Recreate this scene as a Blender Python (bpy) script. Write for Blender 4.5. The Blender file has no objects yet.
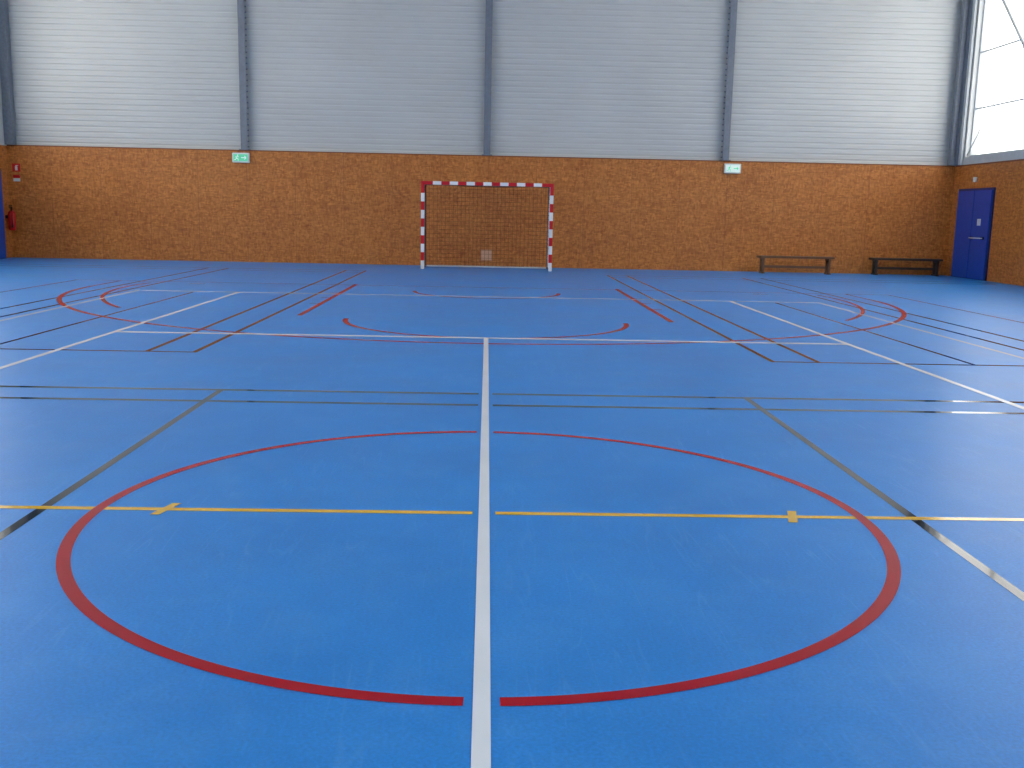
import bpy, bmesh, math, random
from mathutils import Vector, Matrix
random.seed(3)
sc=bpy.context.scene
sc.view_settings.view_transform='Standard'
sc.view_settings.look='None'

# ------------------------------------------------------------ materials
def new_mat(name):
    m=bpy.data.materials.new(name); m.use_nodes=True
    nt=m.node_tree; b=nt.nodes['Principled BSDF']
    return m,nt,b
def lin(c):
    return tuple([(x/255/12.92 if x/255<=.04045 else ((x/255+.055)/1.055)**2.4) for x in c])+(1,)
def plain(name,rgb,rough=.5,metal=0,var=.06,scale=8,spec=.5,bump=0):
    m,nt,b=new_mat(name)
    tc=nt.nodes.new('ShaderNodeTexCoord'); n=nt.nodes.new('ShaderNodeTexNoise')
    n.inputs['Scale'].default_value=scale; n.inputs['Detail'].default_value=5
    nt.links.new(tc.outputs['Object'],n.inputs['Vector'])
    r=nt.nodes.new('ShaderNodeValToRGB'); c=lin(rgb)
    r.color_ramp.elements[0].position=.3; r.color_ramp.elements[1].position=.7
    r.color_ramp.elements[0].color=tuple(x*(1-var) for x in c[:3])+(1,)
    r.color_ramp.elements[1].color=tuple(min(1,x*(1+var)) for x in c[:3])+(1,)
    nt.links.new(n.outputs['Fac'],r.inputs['Fac']); nt.links.new(r.outputs['Color'],b.inputs['Base Color'])
    b.inputs['Roughness'].default_value=rough; b.inputs['Metallic'].default_value=metal
    b.inputs['Specular IOR Level'].default_value=spec
    return m
def emis(name,rgb,s):
    m,nt,b=new_mat(name); b.inputs['Base Color'].default_value=lin(rgb)
    b.inputs['Emission Color'].default_value=lin(rgb); b.inputs['Emission Strength'].default_value=s
    return m

def floor_mat():
    m,nt,b=new_mat('blue_sports_floor'); N=nt.nodes.new; L=nt.links.new
    tc=N('ShaderNodeTexCoord')
    n1=N('ShaderNodeTexNoise'); n1.inputs['Scale'].default_value=.8; n1.inputs['Detail'].default_value=7; n1.inputs['Roughness'].default_value=.62
    L(tc.outputs['Object'],n1.inputs['Vector'])
    r=N('ShaderNodeValToRGB'); r.color_ramp.elements[0].position=.3; r.color_ramp.elements[1].position=.72
    r.color_ramp.elements[0].color=lin((34,134,216)); r.color_ramp.elements[1].color=lin((48,150,234))
    L(n1.outputs['Fac'],r.inputs['Fac'])
    n2=N('ShaderNodeTexNoise'); n2.inputs['Scale'].default_value=90; n2.inputs['Detail'].default_value=4
    L(tc.outputs['Object'],n2.inputs['Vector'])
    r2=N('ShaderNodeValToRGB'); r2.color_ramp.elements[0].position=.3; r2.color_ramp.elements[1].position=.7
    r2.color_ramp.elements[0].color=(.84,.84,.84,1); r2.color_ramp.elements[1].color=(1.1,1.1,1.1,1)
    L(n2.outputs['Fac'],r2.inputs['Fac'])
    mx=N('ShaderNodeMixRGB'); mx.blend_type='MULTIPLY'; mx.inputs[0].default_value=1
    L(r.outputs['Color'],mx.inputs[1]); L(r2.outputs['Color'],mx.inputs[2])
    last=mx.outputs['Color']
    # faint, nearly straight scuff scratches in several directions
    for k,(rot,sx) in enumerate([(.5,6.5),(-.9,5.5),(1.5,7),(2.4,6)]):
        mp=N('ShaderNodeMapping'); mp.inputs['Rotation'].default_value=(0,0,rot); mp.inputs['Scale'].default_value=(sx,.55,1)
        mp.inputs['Location'].default_value=(k*3.1,k*7.7,0)
        L(tc.outputs['Object'],mp.inputs['Vector'])
        s=N('ShaderNodeTexNoise'); s.inputs['Scale'].default_value=1.0; s.inputs['Detail'].default_value=2; s.inputs['Distortion'].default_value=.15
        L(mp.outputs['Vector'],s.inputs['Vector'])
        rr=N('ShaderNodeValToRGB'); cr=rr.color_ramp
        cr.elements[0].position=.488; cr.elements[0].color=(0,0,0,1); cr.elements[1].position=.512; cr.elements[1].color=(0,0,0,1)
        e=cr.elements.new(.5); e.color=(1,1,1,1)
        L(s.outputs['Fac'],rr.inputs['Fac'])
        ms=N('ShaderNodeTexNoise'); ms.inputs['Scale'].default_value=1.9; ms.inputs['Detail'].default_value=5
        mp2=N('ShaderNodeMapping'); mp2.inputs['Location'].default_value=(k*5.3,-k*2.1,k); L(tc.outputs['Object'],mp2.inputs['Vector']); L(mp2.outputs['Vector'],ms.inputs['Vector'])
        mr=N('ShaderNodeMapRange'); mr.inputs['From Min'].default_value=.52; mr.inputs['From Max'].default_value=.75; mr.inputs['To Max'].default_value=.26
        L(ms.outputs['Fac'],mr.inputs['Value'])
        mu=N('ShaderNodeMath'); mu.operation='MULTIPLY'; L(rr.outputs['Color'],mu.inputs[0]); L(mr.outputs['Result'],mu.inputs[1])
        m2=N('ShaderNodeMixRGB'); m2.inputs[2].default_value=lin((130,190,245))
        L(mu.outputs[0],m2.inputs[0]); L(last,m2.inputs[1]); last=m2.outputs['Color']
    wn=N('ShaderNodeTexNoise'); wn.inputs['Scale'].default_value=2.6; wn.inputs['Detail'].default_value=9; wn.inputs['Roughness'].default_value=.7; wn.inputs['Distortion'].default_value=.3
    L(tc.outputs['Object'],wn.inputs['Vector'])
    wr=N('ShaderNodeMapRange'); wr.inputs['From Min'].default_value=.48; wr.inputs['From Max'].default_value=.8; wr.inputs['To Max'].default_value=.24
    L(wn.outputs['Fac'],wr.inputs['Value'])
    m3=N('ShaderNodeMixRGB'); m3.inputs[2].default_value=lin((110,180,238)); L(wr.outputs['Result'],m3.inputs[0]); L(last,m3.inputs[1]); last=m3.outputs['Color']
    L(last,b.inputs['Base Color'])
    rg=N('ShaderNodeMapRange'); rg.inputs['To Min'].default_value=.32; rg.inputs['To Max'].default_value=.46
    L(n1.outputs['Fac'],rg.inputs['Value']); L(rg.outputs['Result'],b.inputs['Roughness'])
    bp=N('ShaderNodeBump'); bp.inputs['Strength'].default_value=.12; bp.inputs['Distance'].default_value=.002
    L(n2.outputs['Fac'],bp.inputs['Height']); L(bp.outputs['Normal'],b.inputs['Normal'])
    b.inputs['Specular IOR Level'].default_value=.4
    return m

def osb_mat():
    m,nt,b=new_mat('osb_wood_panel'); N=nt.nodes.new; L=nt.links.new
    tc=N('ShaderNodeTexCoord')
    def vor(scale,rot):
        mp=N('ShaderNodeMapping'); mp.inputs['Scale'].default_value=scale; mp.inputs['Rotation'].default_value=rot
        L(tc.outputs['Object'],mp.inputs['Vector'])
        v=N('ShaderNodeTexVoronoi'); v.inputs['Scale'].default_value=1; L(mp.outputs['Vector'],v.inputs['Vector'])
        return v.outputs['Color']
    a=vor((9,9,30),(0,.3,0)); c=vor((30,30,11),(0,-.4,0))
    mx=N('ShaderNodeMixRGB'); mx.inputs[0].default_value=.45; L(a,mx.inputs[1]); L(c,mx.inputs[2])
    bw=N('ShaderNodeRGBToBW'); L(mx.outputs['Color'],bw.inputs[0])
    n=N('ShaderNodeTexNoise'); n.inputs['Scale'].default_value=.7; n.inputs['Detail'].default_value=2; L(tc.outputs['Object'],n.inputs['Vector'])
    add=N('ShaderNodeMath'); add.operation='MULTIPLY_ADD'; add.inputs[1].default_value=.25
    L(n.outputs['Fac'],add.inputs[0]); 
    h=N('ShaderNodeMath'); h.operation='MULTIPLY'; h.inputs[1].default_value=.75; L(bw.outputs[0],h.inputs[0]); L(h.outputs[0],add.inputs[2])
    r=N('ShaderNodeValToRGB'); r.color_ramp.elements[0].position=.2; r.color_ramp.elements[1].position=.8
    r.color_ramp.elements[0].color=lin((156,86,36)); r.color_ramp.elements[1].color=lin((214,138,68))
    L(add.outputs[0],r.inputs['Fac']); L(r.outputs['Color'],b.inputs['Base Color'])
    b.inputs['Roughness'].default_value=.45; b.inputs['Specular IOR Level'].default_value=.35
    return m

M_floor=floor_mat(); M_osb=osb_mat()
M_white=plain('white_line_paint',(244,246,247),.22,var=.03,scale=3,spec=.45)
M_red=plain('red_line_paint',(180,10,26),.25,var=.06,scale=3,spec=.2)
M_yel=plain('yellow_line_paint',(240,186,34),.14,var=.06,scale=3,spec=.5)
M_blk=plain('black_line_paint',(8,14,20),.06,var=.1,scale=3,spec=.55)
M_clad=plain('light_grey_cladding',(198,200,199),.5,var=.04,scale=.6)
M_steel=plain('galvanised_steel',(118,126,138),.5,metal=.15,var=.12,scale=14)
M_frame=plain('window_frame_grey',(190,195,198),.5)
M_dsteel=plain('dark_steel',(70,76,84),.5,metal=.2,var=.1)
M_ceil=plain('ceiling_sheet',(215,216,212),.7,var=.03,scale=1)
M_trim=plain('trim_wood_dark',(130,72,34),.5)
M_bluedoor=plain('blue_door_paint',(24,74,172),.4,var=.06)
M_ddark=plain('door_frame_blue',(14,36,100),.4)
M_gred=plain('goal_red_paint',(206,18,34),.35)
M_gwhite=plain('goal_white_paint',(240,240,240),.35)
M_net=plain('net_cord',(92,48,32),.8)
M_bench=plain('bench_wood',(104,70,46),.5,var=.15,scale=10)
M_bench2=plain('bench_dark',(58,46,40),.5,var=.15,scale=10)
M_pvc=plain('white_plastic',(222,228,226),.4)
M_green=emis('exit_green',(90,190,150),.55)
M_gglow=emis('exit_white',(205,225,215),.55)
M_exred=plain('extinguisher_red',(200,20,24),.3)
M_rub=plain('black_rubber',(22,22,24),.6)
M_panel=plain('tan_panel',(190,130,90),.6)
M_panel2=plain('tan_panel_centre',(214,170,140),.6)
def pane_mat():
    m=bpy.data.materials.new('clear_pane'); m.use_nodes=True; nt=m.node_tree; nt.nodes.clear()
    o=nt.nodes.new('ShaderNodeOutputMaterial'); t=nt.nodes.new('ShaderNodeBsdfTransparent'); g=nt.nodes.new('ShaderNodeBsdfGlossy')
    n=nt.nodes.new('ShaderNodeTexNoise'); n.inputs['Scale'].default_value=.7
    r=nt.nodes.new('ShaderNodeValToRGB'); r.color_ramp.elements[0].color=(.88,.91,.92,1); r.color_ramp.elements[1].color=(.98,.99,1,1)
    nt.links.new(n.outputs['Fac'],r.inputs['Fac']); nt.links.new(r.outputs['Color'],t.inputs['Color'])
    g.inputs['Roughness'].default_value=.1
    mx=nt.nodes.new('ShaderNodeMixShader'); mx.inputs[0].default_value=.05
    nt.links.new(t.outputs[0],mx.inputs[1]); nt.links.new(g.outputs[0],mx.inputs[2]); nt.links.new(mx.outputs[0],o.inputs[0])
    return m
M_pane=pane_mat()

# ------------------------------------------------------------ builders
class B:
    def __init__(s): s.bm=bmesh.new(); s.mats=[]
    def mi(s,m):
        if m not in s.mats: s.mats.append(m)
        return s.mats.index(m)
    def box(s,x0,x1,y0,y1,z0,z1,m,bev=0):
        i=s.mi(m); t=bmesh.new(); bmesh.ops.create_cube(t,size=1)
        for v in t.verts: v.co=Vector(((x0+x1)/2+v.co.x*(x1-x0),(y0+y1)/2+v.co.y*(y1-y0),(z0+z1)/2+v.co.z*(z1-z0)))
        if bev: bmesh.ops.bevel(t,geom=t.edges[:],offset=bev,segments=2,affect='EDGES')
        s._merge(t,i)
    def _merge(s,t,i,smooth=False):
        mp={}
        for v in t.verts: mp[v]=s.bm.verts.new(v.co)
        for f in t.faces:
            try: g=s.bm.faces.new([mp[v] for v in f.verts]); g.material_index=i; g.smooth=smooth
            except ValueError: pass
        t.free()
    def tube(s,a,b,r,m,seg=10,r2=None):
        i=s.mi(m); a=Vector(a); b=Vector(b); d=b-a; t=bmesh.new()
        bmesh.ops.create_cone(t,cap_ends=True,segments=seg,radius1=r,radius2=r if r2 is None else r2,depth=d.length)
        q=d.to_track_quat('Z','Y').to_matrix().to_4x4(); mt=Matrix.Translation((a+b)/2)@q
        for v in t.verts: v.co=mt@v.co
        s._merge(t,i,seg>6)
    def quad(s,pts,m):
        i=s.mi(m); f=s.bm.faces.new([s.bm.verts.new(p) for p in pts]); f.material_index=i
    def slab(s,x0,x1,y0,y1,z,m):
        s.quad([(min(x0,x1),min(y0,y1),z),(max(x0,x1),min(y0,y1),z),(max(x0,x1),max(y0,y1),z),(min(x0,x1),max(y0,y1),z)],m)
    def arc(s,cx,cy,r,a0,a1,w,z,m,n=96):
        i=s.mi(m); prev=None
        for k in range(n+1):
            a=a0+(a1-a0)*k/n; c,d=math.cos(a),math.sin(a)
            vs=[s.bm.verts.new((cx+(r+o)*c,cy+(r+o)*d,z)) for o in(-w/2,w/2)]
            if prev:
                f=s.bm.faces.new([prev[0],prev[1],vs[1],vs[0]]); f.material_index=i
            prev=vs
    def done(s,name,parent=None,fixn=True):
        if fixn: bmesh.ops.recalc_face_normals(s.bm,faces=s.bm.faces[:])
        me=bpy.data.meshes.new(name); s.bm.to_mesh(me); s.bm.free()
        for m in s.mats: me.materials.append(m)
        o=bpy.data.objects.new(name,me); sc.collection.objects.link(o)
        if parent: o.parent=parent
        return o
def empty(name):
    e=bpy.data.objects.new(name,None); sc.collection.objects.link(e); return e

# ------------------------------------------------------------ room
XL,XR,YW,YB,HW,TOP=-12.05,11.95,25.73,-17.0,2.77,8.4
b=B(); b.box(XL-.3,XR+.3,YB-.3,YW+.4,-.2,0,M_floor); b.done('floor')
b=B()
b.box(XL-.3,XR+.3,YB-.3,YW+.4,TOP,TOP+.15,M_ceil)
y=YW-6.1
while y>YB+1:
    b.box(XL+.02,XR-.02,y-.1,y+.1,TOP-.45,TOP-.001,M_steel); y-=6.1
b.done('ceiling')

def cladding(bld,axis,fixed,a0,a1,z0,z1,sign):
    z=z0; prof=[]
    while z<z1:
        for dz,d in((0,0),(.085,0),(.095,-.016),(.125,-.016)):
            if z+dz<=z1: prof.append((z+dz,fixed+sign*d))
        z+=.135
    i=bld.mi(M_clad); prev=None
    for z,d in prof:
        vs=[bld.bm.verts.new((a0,d,z)),bld.bm.verts.new((a1,d,z))]
        if prev:
            f=bld.bm.faces.new([prev[0],prev[1],vs[1],vs[0]]); f.material_index=i
        prev=vs
def hcol(bld,x,y,z0,z1,w=.17,d=.2,m=None,facing='y'):
    m=m or M_steel
    if facing=='y':
        bld.box(x-w/2,x+w/2,y,y+.015,z0,z1,m); bld.box(x-w/2,x+w/2,y+d-.015,y+d,z0,z1,m); bld.box(x-.006,x+.006,y+.015,y+d-.015,z0,z1,m)
    else:
        s=1 if x>0 else -1
        bld.box(min(x,x+.015*s),max(x,x+.015*s),y-w/2,y+w/2,z0,z1,m)
        bld.box(min(x,x+s*d),max(x,x+s*d),y-.006,y+.006,z0,z1,m)
b=B()
b.box(XL,XR,YW,YW+.3,0,HW,M_osb)
b.box(XL,XR,YW+.25,YW+.3,HW,TOP,M_clad)
cladding(b,'x',YW+.12,XL,XR,HW,TOP,-1)
b.done('wall_north',fixn=False)
b=B(); b.box(XL+.02,XR-.02,YW-.012,YW+.1,HW,HW+.025,M_trim); b.done('trim_1')
for x in(-6.13,-.05,6.01):
    b=B(); hcol(b,x,YW-.05,HW+.026,TOP-.002)
    b.box(x-.13,x+.13,YW-.06,YW+.1,HW+.026,HW+.045,M_steel); b.done('steel_column')
b=B(); b.box(XL+.01,XL+.22,YW-.1,YW+.1,HW+.026,TOP-.002,M_steel); b.done('steel_column')
b=B()
for k in range(-9,10):
    x=k*1.22
    if abs(x)<11.8: b.box(x-.003,x+.003,YW-.0015,YW+.001,0.02,HW,M_trim)
b.done('trim_2')
b=B(); b.box(XL,XR,YB-.3,YB,0,HW,M_osb); b.box(XL,XR,YB-.3,YB-.1,HW,TOP,M_clad); b.done('wall_south')

def side(x,s,name,gy0):
    z0,z1=2.98,7.9
    b=B(); xo=x+s*.3
    a,c=min(x,xo),max(x,xo)
    b.box(a,c,YB,YW+.3,0,HW,M_osb)
    b.box(a,c,YB,YW+.3,z1,TOP,M_clad)
    b.box(a,c,gy0,YW+.3,HW,z1,M_clad)
    b.box(a,c,YB,gy0,HW,z0,M_frame)
    b.box(a,c,YB,YB+1,z0,z1,M_clad)
    b.done(name)
    f=B(); xm=x+s*.15
    for z in(4.15,5.5,6.85): f.box(xm-.03,xm+.03,YB+1,gy0,z-.016,z+.016,M_frame)
    f.box(xm-.05,xm+.05,YB+1,gy0,z0,z0+.05,M_frame); f.box(xm-.05,xm+.05,YB+1,gy0,z1-.06,z1,M_frame)
    y=gy0
    while y>YB+1:
        f.box(xm-.04,xm+.04,y-.04,y,z0,z1,M_frame); y-=3.05
    y=gy0-6.0
    while y>YB+2:
        hcol(f,x+ s*.001,y,z0,z1,facing='x',d=.12); y-=6.1
    f.tube((x+s*.06,gy0-.05,7.55),(x+s*.06,gy0-4.45,3.02),.035,M_frame)
    f.tube((x+s*.02,gy0-.05,3.02),(x+s*.02,gy0-4.45,7.55),.012,M_frame)
    o=f.done('window_frame')
    p=B(); p.quad([(xm,YB+1,z0),(xm,gy0,z0),(xm,gy0,z1),(xm,YB+1,z1)],M_pane); q=p.done('pane'); 
    w=empty('window_1' if s>0 else 'window_2'); o.parent=w; q.parent=w
side(XR,1,'wall_east',25.25)
side(XL,-1,'wall_west',24.6)
b=B(); b.box(XR-.22,XR-.02,YW-.16,YW-.001,HW+.026,TOP-.002,M_steel); b.box(XR-.08,XR-.02,YW-.42,YW-.3,HW+.026,TOP-.002,M_frame)
b.box(XR-.10,XR-.02,YW-.3,YW-.16,HW+.026,TOP-.002,M_steel)
b.done('steel_column')
b=B(); b.box(XR-.012,XR+.02,YB,YW-.02,HW-.01,HW+.025,M_trim); b.done('trim_3')

# ------------------------------------------------------------ court lines (all painted markings of the floor)
W=.05; G=.052
b=B(); z=.0022
b.slab(-W/2,W/2,-3,10.91,z,M_white)
b.slab(-4.05,4.03,10.82,10.92,z+.0001,M_white)
for x in(-4.05,4.03): b.slab(x-.03,x+.03,-3,16.35,z,M_white)
b.slab(-5.6,5.5,16.30,16.39,z+.0001,M_white)
for x in(-5.68,5.52): b.slab(x-.025,x+.025,6,16.4,z,M_white)
z=.0016; R0=1.75; CY=4.36
a=math.asin(G/R0)
b.arc(0,CY,R0,-math.pi/2+a,math.pi/2-a,.052,z,M_red,160)
b.arc(0,CY,R0,math.pi/2+a,3*math.pi/2-a,.052,z,M_red,160)
b.arc(0,12.65,1.78,math.pi,2*math.pi,.065,z,M_red)
b.arc(0,17.1,6.70,math.pi,2*math.pi,.07,z+.0001,M_red,160)
for s in(-1,1):
    b.slab(s*6.70-.025,s*6.70+.025,17.1,18.4,z,M_red)
    b.slab(s*2.43-.035,s*2.43+.035,12.9,18.6,z,M_red)
    for yy in(14.6,15.6,16.5): b.slab(s*2.43,s*2.6,yy,yy+.05,z,M_red)
b.arc(0,17.3,1.25,math.pi,2*math.pi,.07,z+.0002,M_red)
b.arc(0,17.1,6.12,math.pi*.95,math.pi*1.2,.06,z+.0001,M_red)
b.arc(0,17.1,6.12,math.pi*1.8,math.pi*2.05,.06,z+.0001,M_red)
b.slab(-7.5,7.5,18.4,18.45,z,M_red)
for s in(-1,1): b.slab(s*7.5-.02,s*7.5+.02,4,18.44,z,M_red)
z=.0013
b.slab(-11,-G,4.376,4.424,z,M_yel); b.slab(G,11,4.376,4.424,z,M_yel)
for x in(-1.45,1.43):
    b.quad([(x-.045,4.31,z+.0011),(x-.002,4.31,z+.0011),(x+.045,4.49,z+.0011),(x+.002,4.49,z+.0011)],M_yel)
for x in(-5.2,5.0): b.slab(x-.15,x+.15,18.0,18.06,z,M_yel)
z=.001
for y in(7.45,7.0):
    b.slab(-9,-G,y-.032,y+.032,z,M_blk); b.slab(G,9,y-.032,y+.032,z,M_blk)
for x in(-2.0,2.0): b.slab(x-.024,x+.024,-3,7.42,z+.0001,M_blk)
for cx in(-9.1,0,9.1):
    for o in(-3.22,-2.77,2.77,3.22):
        b.slab(cx+o-.025,cx+o+.025,9.42,22.9,z+.0002,M_blk)
for y in(9.42,22.2,22.9): 
    for (p,q) in((-11.5,-2.75),(2.75,11.5)): b.slab(p,q,y-.025,y+.025,z+.0003,M_blk)
for x in(-4.75,4.75): b.slab(x-.02,x+.02,9.42,16.2,z,M_blk)
b.done('sports_court_line_markings',fixn=False)

# ------------------------------------------------------------ handball goal
g=empty('handball_goal'); gx=-.02; gy=24.14
b=B()
t=.08; n=10
for s in(-1,1):
    x0=gx+s*1.5 if s>0 else gx-1.5-t
    for k in range(n):
        b.box(x0,x0+t,gy-t/2,gy+t/2,.2*k+.001,.2*(k+1),M_gwhite if k%2==0 else M_gred)
    b.box(x0,x0+t,gy-t/2,gy+t/2,2.0,2.08,M_gred)
b.done('posts',g)
b=B(); m=15
for k in range(m):
    b.box(gx-1.5+.2*k,gx-1.5+.2*(k+1),gy-t/2,gy+t/2,2.0,2.08,M_gred if k%2==0 else M_gwhite)
b.done('crossbar',g)
b=B(); by=gy+1.0; ty=gy+.75
for s in(-1,1):
    x=gx+s*1.54
    pts=[(x,gy+.04,2.04),(x,ty,2.02),(x,ty+.07,1.9),(x,by,.35),(x,by,.02)]
    for p,q in zip(pts,pts[1:]): b.tube(p,q,.019,M_gwhite if s>0 else M_dsteel)
    b.tube((x,gy+.04,.025),(x,by,.025),.022,M_steel)
b.tube((gx-1.54,by,.025),(gx+1.54,by,.025),.022,M_pvc)
b.tube((gx-1.54,ty,2.02),(gx+1.54,ty,2.02),.017,M_dsteel)
b.done('rear_frame',g)
b=B(); r=.0036
def netgrid(P,nu,nv):
    for i in range(nu+1):
        pr=None
        for j in range(nv+1):
            q=P(i/nu,j/nv)
            if pr is not None: b.tube(pr,q,r,M_net,seg=3)
            pr=q
    for j in range(nv+1):
        pr=None
        for i in range(nu+1):
            q=P(i/nu,j/nv)
            if pr is not None: b.tube(pr,q,r,M_net,seg=3)
            pr=q
def back(u,v):
    z=.04+v*1.98; x=gx-1.53+u*3.06
    y=by+(ty-by)*v+.08*math.sin(math.pi*v)*math.sin(math.pi*u)
    return (x,y-.02,z)
netgrid(back,31,20)
netgrid(lambda u,v:(gx-1.53+u*3.06,gy+.04+v*(ty-gy-.04),2.03-.06*math.sin(math.pi*v)*math.sin(math.pi*u)),31,7)
for s in(-1,1):
    netgrid(lambda u,v,s=s:(gx+s*(1.53-.05*math.sin(math.pi*u)),gy+.04+u*((by-.03+(ty-by)*v)-gy-.04),.04+v*1.97),8,20)
b.done('net',g)

# ------------------------------------------------------------ benches
def bench(name,x0,x1,y,h,m):
    e=empty(name); b=B()
    b.box(x0,x1,y-.14,y+.14,h-.055,h,m,.008); b.done('seat',e)
    b=B()
    for x in(x0+.12,(x1-.12)):
        b.box(x-.03,x+.03,y-.11,y-.06,.001,h-.056,m); b.box(x-.03,x+.03,y+.06,y+.11,.001,h-.056,m)
        b.box(x-.03,x+.03,y-.13,y+.13,h-.10,h-.056,m)
        b.box(x-.035,x+.035,y-.15,y+.15,.001,.04,m)
    b.done('legs',e)
    b=B(); b.box(x0+.15,x1-.15,y-.02,y+.02,.14,.2,m); b.done('stretcher',e)
bench('gym_bench',6.83,8.75,25.1,.44,M_bench)
bench('gym_bench',9.83,11.65,25.4,.43,M_bench2)

# ------------------------------------------------------------ doors
d=empty('door_1'); b=B()
b.box(XR-.03,XR+.02,23.55,25.35,0,2.2,M_ddark); b.done('frame',d)
b=B(); b.box(XR-.06,XR-.031,23.61,24.44,.01,2.14,M_bluedoor,.004); b.box(XR-.06,XR-.031,24.46,25.29,.01,2.14,M_bluedoor,.004); b.done('leaves',d)
b=B(); b.tube((XR-.12,23.75,1.0),(XR-.12,24.38,1.0),.015,M_pvc); 
for y in(23.78,24.35): b.box(XR-.13,XR-.06,y-.02,y+.02,.97,1.03,M_rub)
b.box(XR-.07,XR-.06,24.0,24.16,1.3,1.46,M_pvc)
b.done('push_bar',d)
d=empty('door_2'); b=B()
b.box(XL-.02,XL+.05,23.3,25.26,0,2.2,M_ddark); b.done('frame',d)
b=B(); b.box(XL+.051,XL+.08,23.36,24.26,.01,2.14,M_bluedoor,.004); b.box(XL+.051,XL+.08,24.28,25.22,.01,2.14,M_bluedoor,.004); b.done('leaves',d)

# ------------------------------------------------------------ exit signs
def exit_sign(x,green):
    e=empty('exit_sign'); b=B(); z=2.60; y=YW-.085
    b.box(x-.21,x+.21,y,YW-.001,z-.12,z+.12,M_pvc,.008); b.done('housing',e)
    b=B(); b.box(x-.18,x+.18,y-.006,y-.001,z-.085,z+.085,M_green if green else M_gglow); b.done('face',e)
    b=B(); m=M_gglow if green else M_green; yy=y-.012
    def bar(x0,z0,x1,z1,w=.012):
        b.tube((x0,yy,z0),(x1,yy,z1),w/2,m,seg=6)
    hx=x-.09
    b.tube((hx+.02,yy-.003,z+.06),(hx+.02,yy+.003,z+.06),.014,m)
    bar(hx+.01,z+.04,hx-.01,z-.01,.024); bar(hx,z+.03,hx+.05,z+.015); bar(hx,z+.03,hx-.04,z+.01)
    bar(hx-.01,z-.01,hx+.035,z-.035,.016); bar(hx+.035,z-.035,hx+.03,z-.075); bar(hx-.01,z-.01,hx-.03,z-.05,.016); bar(hx-.03,z-.05,hx-.065,z-.055)
    bar(x+.02,z,x+.14,z,.022); bar(x+.14,z,x+.10,z+.04,.016); bar(x+.14,z,x+.10,z-.04,.016)
    b.done('pictogram',e)
exit_sign(-6.22,True); exit_sign(6.2,False)

# ------------------------------------------------------------ extinguisher + signs
e=empty('fire_extinguisher'); ex,ey=XL+.14,25.5
b=B(); b.tube((ex,ey,.72),(ex,ey,1.12),.085,M_exred,20); b.tube((ex,ey,1.12),(ex,ey,1.19),.085,M_exred,20,.035); b.tube((ex,ey,.69),(ex,ey,.72),.07,M_exred,20,.085); b.done('tank',e)
b=B(); b.tube((ex,ey,1.19),(ex,ey,1.25),.02,M_rub); b.box(ex-.015,ex+.015,ey-.1,ey+.03,1.25,1.275,M_rub); b.box(ex-.015,ex+.015,ey-.1,ey+.03,1.29,1.31,M_rub)
b.tube((ex,ey-.02,1.24),(ex+.06,ey-.11,1.15),.012,M_rub); b.tube((ex+.06,ey-.11,1.15),(ex+.05,ey-.1,.85),.012,M_rub); b.tube((ex+.05,ey-.1,.85),(ex+.05,ey-.1,.76),.012,M_rub,10,.025)
b.done('valve_and_hose',e)
b=B(); b.box(XL+.001,XL+.06,ey-.04,ey+.04,.98,1.06,M_rub); b.done('bracket',e)
e=empty('fire_safety_sign'); b=B()
b.box(-11.93,-11.73,YW-.006,YW-.001,2.14,2.34,M_exred); b.done('plate',e)
b=B(); b.box(-11.86,-11.80,YW-.009,YW-.0065,2.17,2.27,M_pvc); b.box(-11.845,-11.815,YW-.009,YW-.0065,2.27,2.3,M_pvc); b.box(-11.815,-11.78,YW-.009,YW-.0065,2.285,2.3,M_pvc); b.done('pictogram',e)
e=empty('notice_sheet'); b=B(); b.box(-11.92,-11.75,YW-.005,YW-.001,1.9,2.06,M_pvc); b.done('sheet',e)
b=B(); b.box(-11.92,-11.75,YW-.007,YW-.0055,1.98,2.06,M_exred); b.done('band',e)
b=B(); b.box(-.18,.14,YW-.02,YW-.001,.14,.44,M_panel,.004); b.box(-.15,.11,YW-.024,YW-.02,.17,.41,M_panel2); b.done('wall_access_panel')
b=B(); b.box(XR-.05,XR-.001,24.5,24.62,2.35,2.47,M_pvc,.005); b.done('wall_sensor_box')

# ------------------------------------------------------------ world + camera
w=bpy.data.worlds.new('World'); sc.world=w; w.use_nodes=True
bg=w.node_tree.nodes['Background']; bg.inputs['Color'].default_value=(1,.985,.95,1); bg.inputs['Strength'].default_value=3.75
pitch,yaw,roll=.1701,.0276,.0207
f=Vector((math.sin(yaw)*math.cos(pitch),math.cos(yaw)*math.cos(pitch),-math.sin(pitch)))
r=Vector((math.cos(yaw),-math.sin(yaw),0)); u=r.cross(f)
c,s=math.cos(roll),math.sin(roll); r2=c*r+s*u; u2=-s*r+c*u
cam=bpy.data.cameras.new('camera'); co=bpy.data.objects.new('camera',cam); sc.collection.objects.link(co)
mt=Matrix((r2,u2,-f)).transposed().to_4x4(); mt.translation=Vector((-.005,0,1.3606)); co.matrix_world=mt
cam.sensor_width=36; cam.lens=36*992.84/1024; cam.clip_end=200
sc.camera=co
